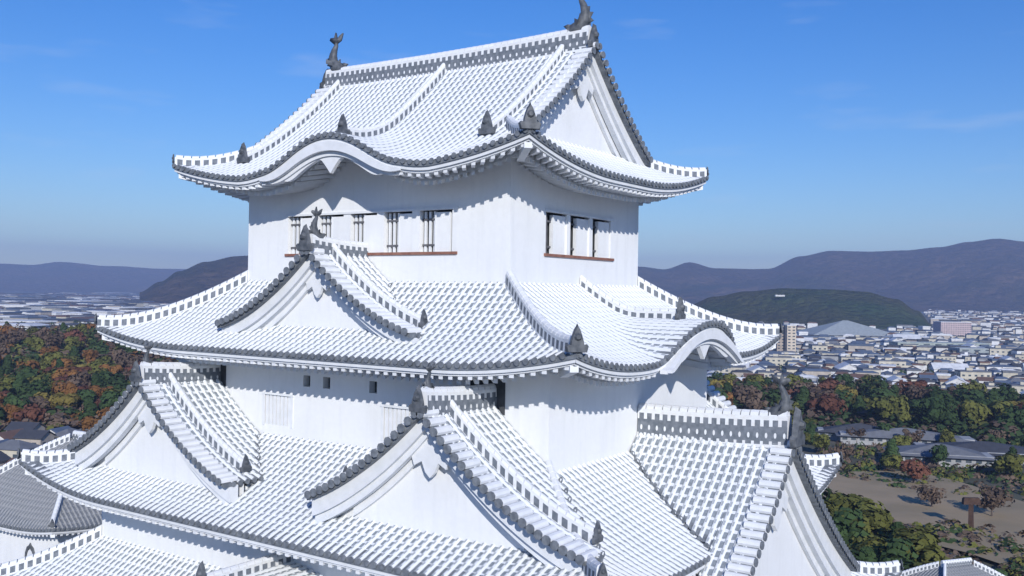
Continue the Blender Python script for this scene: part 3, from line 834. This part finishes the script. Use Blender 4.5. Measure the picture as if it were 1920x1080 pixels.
scatter(85, (-60, 305), (500, 700), 10.0, (13, 18), [('dark green', 4), ('olive green', 4), ('orange', 3), ('rust red', .8), ('yellow', 3), ('brown', 3)], 'on the wooded slope left of the keep', pl)
scatter(45, (-60, 330), (700, 900), 12, (13, 17), [('dark green', 3), ('olive green', 3), ('orange', 2.5), ('rust red', 1), ('brown', 4)], 'high on the wooded rise left of the keep', pl)
pr_ = []
scatter(95, (1290, 1960), (545, 690), 11, (14, 20), [('dark green', 7), ('olive green', 3), ('orange', 1), ('rust red', 1.2), ('yellow', .7), ('brown', 3)], 'in the belt between lawn and town', pr_)
scatter(20, (1480, 1950), (410, 540), 12, (8, 12), [('dark green', 6), ('olive green', 3), ('brown', 2)], 'among the grey roofs beyond the lawn', pr_)
near = []
scatter(30, (1545, 1790), (215, 300), 7.5, (11, 16), [('dark green', 3), ('olive green', 6)], 'beside the great east gable', near, (1.05, 1.4), keep_=lambda px, d: px < 1620+(300-d)*2.2)
for px, d, h, k, lab in ((1718, 392, 12, 'rust red', 'bare reddish tree alone on the dry lawn casting a long shadow'), (1866, 345, 11, 'brown', 'thin leafless tree on the lawn right of the brown post'), (1752, 350, 9, 'brown', 'thin leafless tree on the lawn left of the brown post')):
    p = pol(px, d); tree(p.x, p.y, h, k, lab, None, wid=1.1, name='bare_tree', var=0)
p = pol(1832, 652); tree(p.x, p.y, 18, 'orange', 'large orange tree at the belt, biggest of its colour', None, wid=1.35, var=1)
p = pol(188, 468); tree(p.x, p.y, 13, 'orange', 'round orange brown tree behind the houses at left', None, wid=1.3, var=0)
p = pol(125, 540); tree(p.x, p.y, 17, 'yellow', 'tall mustard yellow tree on the slope behind the houses', None, wid=1.1, var=1)
# undergrowth that reads as one mass
def mass(name, label, cells, size, hgt, kinds, seed):
    r = random.Random(seed); mb = MB()
    for px, d, n, sp in cells:
        for _ in range(n):
            p = pol(px+r.uniform(-sp, sp), d*(1+r.uniform(-.09, .09))); z = ground_z(p.x, p.y); mat = SPEC[r.choice(kinds)]; s_ = size*r.uniform(.6, 1.2); hh = hgt*r.uniform(.5, 1.1)
            for k in range(22):
                dd = Vector((r.gauss(0, 1), r.gauss(0, 1), abs(r.gauss(0, 1)))).normalized(); q = Vector((p.x, p.y, z))+Vector((dd.x*s_, dd.y*s_, dd.z*hh))
                nn = (dd+Vector((r.uniform(-.5, .5), r.uniform(-.5, .5), .3))).normalized(); u = nn.orthogonal().normalized(); v = nn.cross(u); w_ = s_*r.uniform(.16, .32)
                mb.poly([q-u*w_-v*w_*.7, q+u*w_-v*w_*.6, q+u*w_*.8+v*w_, q-u*w_*.7+v*w_*.8], mat)
    return tag(mb.build(name), label, 'woodland', None, 'stuff')
mass('woodland', 'dense mixed autumn wood filling the slope left of the keep', [(px, d, 34, 30) for px in range(-60, 380, 48) for d in (540, 610, 690, 780, 880, 1000)], 6.5, 9, ['dark green', 'brown', 'brown', 'olive green', 'orange'], 3)
mass('woodland', 'dense dark trees filling the belt between lawn and town', [(px, d, 26, 34) for px in range(1300, 1960, 52) for d in (560, 620, 680)], 6.5, 9, ['dark green', 'dark green', 'brown', 'olive green'], 4)
mass('woodland', 'dark wooded strips around the town left of the keep', [(px, d, 30, 40) for px in range(-40, 200, 50) for d in (1350, 1600)], 12, 14, ['dark green', 'brown'], 6)
mass('woodland', 'dark garden trees scattered between the houses of the town', [(px, d, 5, 30) for px in range(1340, 1960, 42) for d in (760, 860, 980, 1120, 1300, 1550, 1850)], 5, 8, ['dark green', 'dark green', 'brown'], 16)
mass('woodland', 'dense wood on the castle grounds behind the keep', [(px, d, 20, 45) for px in range(380, 1300, 75) for d in (230, 320, 430, 560, 680)], 6.5, 9, ['dark green', 'dark green', 'brown', 'olive green'], 26)
mass('shrubbery', 'low shrubs and scrub around the lawn edge', [(px, d, 9, 22) for px in range(1560, 1940, 40) for d in (265, 300, 415, 440, 500)], 3, 3, ['dark green', 'olive green', 'brown'], 5)

# lawn, paths
def sheet(name, pts, mat, dz, label, seg=0):
    mb = MB(); mb.poly([(p.x, p.y, G0+dz) for p in pts], mat); return tag(mb.build(name), label, None, None, 'structure')
MT['lawn'] = simple('dry_lawn', (.38, .29, .18), (.29, .23, .14), .05, .95, 0)
MT['path'] = simple('gravel_path', (.30, .28, .27), (.24, .22, .21), .2, .95, 0)
MT['bare'] = simple('bare_earth', (.26, .21, .15), (.22, .19, .13), .06, .95, 0)
sheet('lawn', [pol(px, d) for px, d in ((1500, 318), (1530, 395), (1640, 412), (1720, 418), (1800, 404), (1880, 385), (2050, 352), (2050, 262), (1920, 280), (1820, 292), (1700, 302), (1500, 302))], MT['lawn'], 1.2, 'dry tan lawn below the keep')
sheet('path', [pol(px, d) for px, d in ((1560, 300), (1720, 300), (1840, 281), (2050, 252), (2050, 243), (1840, 270), (1720, 290), (1560, 290))], MT['path'], 1.3, 'pale path along the lawn')
sheet('bare_ground', [pol(px, d) for px, d in ((1540, 205), (1540, 289), (1700, 289), (1830, 269), (2050, 242), (2050, 190))], MT['bare'], 1.1, 'bare brown ground below the lawn')
# brown T-shaped post
MT['brown'] = simple('brown_wood', (.055, .032, .025), (.09, .055, .04), .8, .85, .3, .05)
p = pol(1826, 322); e = empty('wooden_post', (p.x, p.y, G0)); tag(e, 'tall brown T-shaped wooden post standing on the dry lawn', 'post')
m = MB(); m.loft([[(a*w, b*w, z) for a, b in ((-1, -1), (1, -1), (1, 1), (-1, 1))] for z, w in ((0, .8), (5, .65), (8.9, .6))], MT['brown']); m.build('post_shaft', e)
m = MB(); m.box((0, 0, 9.7), (5.2, 1.5, 1.7), MT['brown'], .6, .95); m.box((0, 0, 10.7), (4.6, 1.2, .3), MT['brown'], .6); m.build('crossbar', e)

# ------------------------------------------------------------------ town
def paint(name, c, sc_=.3): return simple(name, c, tuple(x*.8 for x in c), sc_, .8, 0)
WALLC = [paint('wall_'+n, c) for n, c in (('white', (.70, .70, .69)), ('cream', (.58, .54, .44)), ('grey', (.38, .39, .40)), ('beige', (.47, .42, .36)))]
ROOFC = {'grey': paint('roof_grey', (.17, .18, .20)), 'blue grey': paint('roof_blue', (.10, .135, .20)), 'dark': paint('roof_dark', (.065, .07, .085)), 'white': paint('roof_white', (.72, .73, .74)), 'brown': paint('roof_brown', (.16, .10, .08))}
MT['glass'] = simple('window_glass', (.05, .07, .09), (.09, .11, .13), .5, .25, 0)
def house_mesh(w, l, h, kind, wm, rm):
    a = MB(); b = MB(); g = MB()
    a.box((0, 0, h/2-1), (w, l, h+2), wm)
    if kind == 'gable':
        rh = w*.26; o = .6
        b.loft([[(-w/2-o, y, h-.2), (0, y, h+rh), (w/2+o, y, h-.2), (w/2+o, y, h+.1), (0, y, h+rh+.35), (-w/2-o, y, h+.1)] for y in (-l/2-o, l/2+o)], rm)
        a.loft([[(-w/2, y, h), (w/2, y, h), (0, y, h+rh)] for y in (-l/2, l/2)], wm)
    elif kind == 'hip':
        rh = w*.28; o = .7; k = max(0, l/2-w/2)
        v = [(-w/2-o, -l/2-o, h), (w/2+o, -l/2-o, h), (w/2+o, l/2+o, h), (-w/2-o, l/2+o, h), (0, -k-.01, h+rh), (0, k+.01, h+rh)]
        n = len(b.v); b.v += v
        for q in ((0, 1, 4), (1, 2, 5, 4), (2, 3, 5), (3, 0, 4, 5), (0, 3, 2, 1)): b.face([n+i for i in q], rm)
    else:
        b.box((0, 0, h+.3), (w+.3, l+.3, .7), rm); b.box((w*.15, l*.1, h+1.5), (w*.25, l*.2, 1.8), wm)
    fl = max(1, int(h/3.0))
    for f in range(fl):
        z = 1.5+f*(h-1)/fl
        for sx in (-1, 1):
            for k in range(max(1, int(l/4))): y = -l/2+l*(k+.5)/max(1, int(l/4)); g.box((sx*(w/2+.02), y, z), (.1, 1.7, 1.2), MT['glass'])
        for sy in (-1, 1):
            for k in range(max(1, int(w/4))): x = -w/2+w*(k+.5)/max(1, int(w/4)); g.box((x, sy*(l/2+.02), z), (1.7, .1, 1.2), MT['glass'])
    return a, b, g
HP = []
for i, (w, l, h, kind, wi, rn) in enumerate(((8, 11, 5.8, 'gable', 0, 'blue grey'), (9, 12, 6, 'hip', 1, 'grey'), (8, 10, 6.2, 'gable', 3, 'dark'), (10, 13, 6.5, 'flat', 0, 'white'), (9, 11, 6, 'hip', 2, 'blue grey'), (12, 20, 9.5, 'flat', 1, 'grey'), (8, 12, 5.6, 'gable', 0, 'brown'), (14, 24, 7, 'gable', 0, 'white'))):
    ms = house_mesh(w, l, h, kind, WALLC[wi], ROOFC[rn]); mm = []
    for nm, q in zip(('walls', 'roof', 'windows'), ms): o = q.build(nm); mm.append(o.data); bpy.data.objects.remove(o)
    HP.append((mm, rn, kind, max(w, l), ['white', 'cream', 'grey', 'beige'][wi], ms))
def house(x, y, i, rz, label, group, sc_=1, cat='house'):
    mm, rn, kind, s_, wn, _ = HP[i]; e = empty('house' if i not in (5, 7) else 'block_building', (x, y, ground_z(x, y))); e.rotation_euler.z = rz; e.scale = (sc_, sc_, sc_)
    for nm, me in zip(('wall', 'roof', 'window'), mm):
        o = bpy.data.objects.new(nm, me); COL.objects.link(o); o.parent = e
    return tag(e, label, cat, group)
occ = []
def town(n, pxr, dr, where, mind=13, keep_=None, sc_=(.85, 1.25), pw=1.6):
    c = 0
    for _ in range(n*30):
        if c >= n: break
        px = rnd.uniform(*pxr); d = dr[0]+(dr[1]-dr[0])*rnd.random()**pw; p = pol(px, d)
        if keep_ and not keep_(px, d): continue
        if any((p.x-q[0])**2+(p.y-q[1])**2 < mind*mind for q in occ): continue
        occ.append((p.x, p.y)); i = rnd.choice((0, 1, 2, 4, 6, 0, 4)) if dr[1] < 500 else rnd.randrange(8); _, rn, kind, s_, wn, _ = HP[i]
        shape = {'gable': 'pitched', 'hip': 'hipped', 'flat': 'flat'}[kind]
        lab = '%s %s building with a %s %s roof %s' % ('small' if i not in (5, 7) else 'larger', wn, shape, rn, where)
        house(p.x, p.y, i, rnd.choice((.35, 1.92))+rnd.uniform(-.15, .15), lab, 'buildings '+where, rnd.uniform(*sc_)); c += 1
town(26, (-40, 290), (385, 470), 'in the streets below the wooded slope', 12, None, (.9, 1.2), 1)
town(150, (1335, 1960), (720, 1150), 'in the near part of the town', 15)
town(105, (1480, 1960), (1150, 1700), 'in the middle of the town', 20, None, (1, 1.5))
# the rest of the town, far too many to count, as one mass
mb = MB(); r = random.Random(5)
mats = WALLC+[ROOFC['white'], ROOFC['white']]; rms = [ROOFC['grey'], ROOFC['blue grey'], ROOFC['dark'], ROOFC['dark'], ROOFC['white'], ROOFC['brown'], ROOFC['blue grey']]
def far_box(px, d, smin, smax, hmin, hmax):
    p = pol(px, d); w = r.uniform(smin, smax); l = w*r.uniform(.8, 2.2); h = r.uniform(hmin, hmax); rz = r.choice((.35, 1.92))+r.uniform(-.2, .2); z = ground_z(p.x, p.y)
    mb.box((p.x, p.y, z+h/2), (w, l, h), r.choice(mats), rz); mb.box((p.x, p.y, z+h+h*.09), (w*1.05, l*1.05, h*.18), r.choice(rms), rz, r.choice((.5, .7, 1)))
for _ in range(900): far_box(r.uniform(1300, 2000), 730+1000*r.random()**.8, 8, 13, 5, 9)
for _ in range(1900): 
    px = r.uniform(1340, 2050); d = 1200+4200*r.random()**1.1
    if px < 1760 and 2150 < d < 3400: continue
    if px < 1740 and d > 3000: continue
    far_box(px, d, 10, 26 if d > 2500 else 16, 5, 14)
for _ in range(1500): far_box(r.uniform(-120, 520), 1300+6000*r.random()**.8, 12, 45, 5, 15)
for _ in range(1500): far_box(r.uniform(520, 1340), 760+3200*r.random()**1.2, 9, 22, 5, 12)
for _ in range(160): far_box(r.uniform(-120, 420), 3500+4500*r.random(), 50, 150, 8, 16)
tag(mb.build('town'), 'sprawling mass of small distant buildings across the plain', 'town', None, 'stuff')

def block(name, px, d, w, l, h, wm, rm, label, rz=0, roof='flat', bands=True, rh=None, cat='building'):
    p = pol(px, d); e = empty(name, (p.x, p.y, G0)); e.rotation_euler.z = YAW+rz
    m = MB(); m.box((0, 0, h/2), (w, l, h), wm); m.build('wall', e)
    m = MB()
    if roof == 'flat': m.box((0, 0, h+.4), (w+.6, l+.6, .8), rm)
    elif roof == 'pyramid':
        rh = rh or w*.2; n = len(m.v); m.v += [(-w/2-2, -l/2-2, h-1), (w/2+2, -l/2-2, h-1), (w/2+2, l/2+2, h-1), (-w/2-2, l/2+2, h-1), (-w*.03, 0, h+rh), (w*.03, 0, h+rh)]
        for q in ((0, 1, 5, 4), (1, 2, 5), (2, 3, 4, 5), (3, 0, 4)): m.face([n+i for i in q], rm)
    m.build('roof', e)
    if bands:
        nf = max(1, int(h/3.2)); nw = max(2, int(w/4)) if w < 100 else 8; nl = max(2, int(l/4)) if w < 100 else 4
        for f in range(nf):
            g = MB()
            z = (f+.55)*h/nf
            for k in range(nw): x = -w/2+w*(k+.5)/nw; g.box((x, -l/2-.03, z), (w/nw*.55, .15, 1.3), MT['glass'])
            for k in range(nl): y = -l/2+l*(k+.5)/nl; g.box((w/2+.03, y, z), (.15, l/nl*.55, 1.3), MT['glass'])
            g.build('window_row', e)
    return tag(e, label, cat)
block('apartment_tower', 1462, 1120, 9, 16, 37, paint('tower_tan', (.40, .34, .29)), ROOFC['grey'], 'tan half of the twin tower blocks behind the roof corner')
block('apartment_tower', 1482, 1112, 10, 14, 38, paint('tower_beige', (.60, .52, .42)), ROOFC['white'], 'pale beige half of the twin tower blocks, right beside the tan one')
block('gymnasium', 1586, 1620, 135, 110, 12, WALLC[2], paint('hall_roof', (.36, .40, .41)), 'vast hall with a broad low grey peaked roof below the green hill', 0, 'pyramid', True, 21)
block('factory_hall', 1610, 1500, 70, 30, 9, WALLC[0], ROOFC['white'], 'long white flat hall in front of the grey peaked hall')
block('factory_hall', 1700, 1560, 64, 50, 10, WALLC[2], paint('hall_roof_pale', (.5, .54, .55)), 'pale low hall right of the grey peaked hall', 0, 'pyramid', True, 9)
block('warehouse', 1762, 1330, 120, 26, 14, paint('wall_sage', (.36, .41, .38)), paint('roof_sage', (.40, .45, .43)), 'long sage green warehouse in the right half of the town', .05)
block('warehouse', 1875, 1250, 110, 28, 13, paint('wall_sage_grey', (.34, .38, .38)), paint('roof_sage_grey', (.42, .46, .46)), 'grey green warehouse at the right edge of the town', .05)
block('office_building', 1786, 1800, 52, 30, 30, paint('wall_pink', (.55, .44, .45)), ROOFC['white'], 'lavender pink office block at the end of the green hill')
hb = block('hilltop_building', 1462, 2560, 24, 10, 3.5, WALLC[0], ROOFC['white'], 'small white building near the top of the green hill', 0, 'flat', False); hb.location.z = -3
for px, d, w, l in ((60, 4300, 420, 160), (215, 4700, 330, 150), (330, 3900, 200, 120), (120, 3300, 190, 90), (20, 3000, 150, 80), (245, 2700, 120, 60)):
    block('factory_hall', px, d, w, l, 14, WALLC[0], ROOFC['white'], {60: 'widest white factory shed at the far left of the plain', 215: 'second wide white factory shed, nearest the left mountains', 330: 'white factory shed at the foot of the dark hill', 120: 'white shed in front of the widest factory shed', 20: 'white shed at the very left edge of the plain', 245: 'white shed just above the left wooded rise'}[px], 0, 'flat', False)
for px, d, w, l, k, lab in ((1615, 505, 40, 10, 'dark', 'dark roofed hall beyond the trees left of the longest hall'), (1700, 498, 60, 12, 'grey', 'longest low grey roofed hall, farthest beyond the lawn'), (1765, 452, 40, 18, 'grey', 'grey shed just beyond the lawn'), (1850, 470, 56, 20, 'dark', 'dark roofed hall beyond the lawn at right')):
    block('park_building', px, d, w, l, 5, WALLC[2] if k != 'white' else WALLC[0], ROOFC[k], lab, -.25, 'pyramid', True, 3.4)

# ------------------------------------------------------------------ small keep and outer works
MT['roofgrey'] = MT['tile_grey']
def hip_house(name, cx, cy, hx, hy, zb, zt, rise, over, rz, label, cat, grey=True, lift=.45, gable_h=0):
    e = empty(name, (cx, cy, zb)); e.rotation_euler.z = rz
    m = MB(); m.box((0, 0, (zt-zb)/2), (hx*2, hy*2, zt-zb), MT['plaster']); m.build('wall', e)
    rf = Roof('x', (max(.6, hx-hy*.9), .35), (hx+over, hy+over), zt-zb+rise, zt-zb-.35, lift, 1.0, (hx, hy), {}, -.35)
    R = empty('tiled_roof', (0, 0, 0), e); mb = MB()
    for sd in SIDES:
        fr = SIDES[sd]; la, lb, da, db = rf.dims(sd)
        P = lambda c, t, fr=fr, sd=sd: (*fr(c, t), rf.z(sd, c, t))
        tiles(mb, P, -lb, lb, lambda c, la=la, lb=lb, da=da, db=db: da+max(0, (abs(c)-la)/(lb-la))*(db-da), lambda c, db=db: db, 8, MT['tile_grey'] if grey else None)
    mb.build('roof_tiles', R); eaves(rf, R, list(SIDES)); hips(rf, R)
    m = MB(); ridge(m, [(x, 0, zt-zb+rise) for x in (-rf.a[0], 0, rf.a[0])], .4, .5, MT['ridge']); m.build('main_ridge', R)
    return tag(e, label, cat), rf
sk, skr = hip_house('small_keep', -36.9, 5.6, 4.6, 4.6, -36, -15.5, 4.3, 1.35, .06, 'small white keep with grey tiled roof and bell window, left below the big keep', 'castle tower')
# bell window on its south wall
W_ = empty('window', (0, 0, 0), sk); m = MB(); prof = [(-.62, -1.2), (-.60, -.2), (-.50, .5), (-.34, .85), (-.12, .98), (0, 1.15), (.12, .98), (.34, .85), (.50, .5), (.60, -.2), (.62, -1.2)]
inn = [(x*.72, z*.82-.1) for x, z in prof]
n = len(m.v); m.v += [(1.7+x, -4.68, 17.7+z) for x, z in prof]+[(1.7+x, -4.68, 17.7+z) for x, z in inn]+[(1.7+x, -4.59, 17.7+z) for x, z in prof]; k = len(prof)
for i in range(k-1): m.face([n+i, n+i+1, n+k+i+1, n+k+i], MT['oni']); m.face([n+i, n+i+1, n+2*k+i+1, n+2*k+i], MT['oni'])
m.build('window_frame', W_); m = MB(); m.poly([(1.7+x, -4.63, 17.7+z) for x, z in inn], MT['plaster2']); m.build('shutter', W_)

p = pol(1800, 100); hip_house('corner_turret', p.x, p.y, 5.2, 3.8, -46, -28.8, 3.0, 1.0, YAW+.35, 'grey tiled turret of the outer works at the bottom right', 'turret')
p = pol(1662, 104); e = empty('castle_wall', (p.x, p.y, -42.6)); e.rotation_euler.z = YAW-.05; tag(e, 'white plastered castle wall capped with tiles, left of the grey turret', 'wall')
m = MB(); m.box((0, 0, 6.2), (8.4, .6, 12.4), MT['plaster']); m.build('wall', e)
m = MB(); tiles(m, lambda c, t: (c, -t, 13.3-.62*t), -4.5, 4.5, lambda c: 0, lambda c: 1.1, 3); tiles(m, lambda c, t: (-c, t, 13.3-.62*t), -4.5, 4.5, lambda c: 0, lambda c: 1.1, 3); ridge(m, [(-4.6, 0, 13.25), (0, 0, 13.25), (4.6, 0, 13.25)], .3, .3); m.build('roof_tiles', e)

# ------------------------------------------------------------------ air
m = bpy.data.materials.new('haze'); m.use_nodes = True; nt = m.node_tree; nt.nodes.clear()
o_ = nt.nodes.new('ShaderNodeOutputMaterial'); v_ = nt.nodes.new('ShaderNodeVolumePrincipled')
v_.inputs['Color'].default_value = (.50, .64, 1.0, 1); v_.inputs['Density'].default_value = HAZE; v_.inputs['Anisotropy'].default_value = 0
nt.links.new(v_.outputs[0], o_.inputs['Volume'])
mb = MB(); mb.box((0, 0, 265), (29500, 29500, 680), m); hz = mb.build('haze'); tag(hz, 'thin blue autumn air over the plain', None, None, 'stuff')
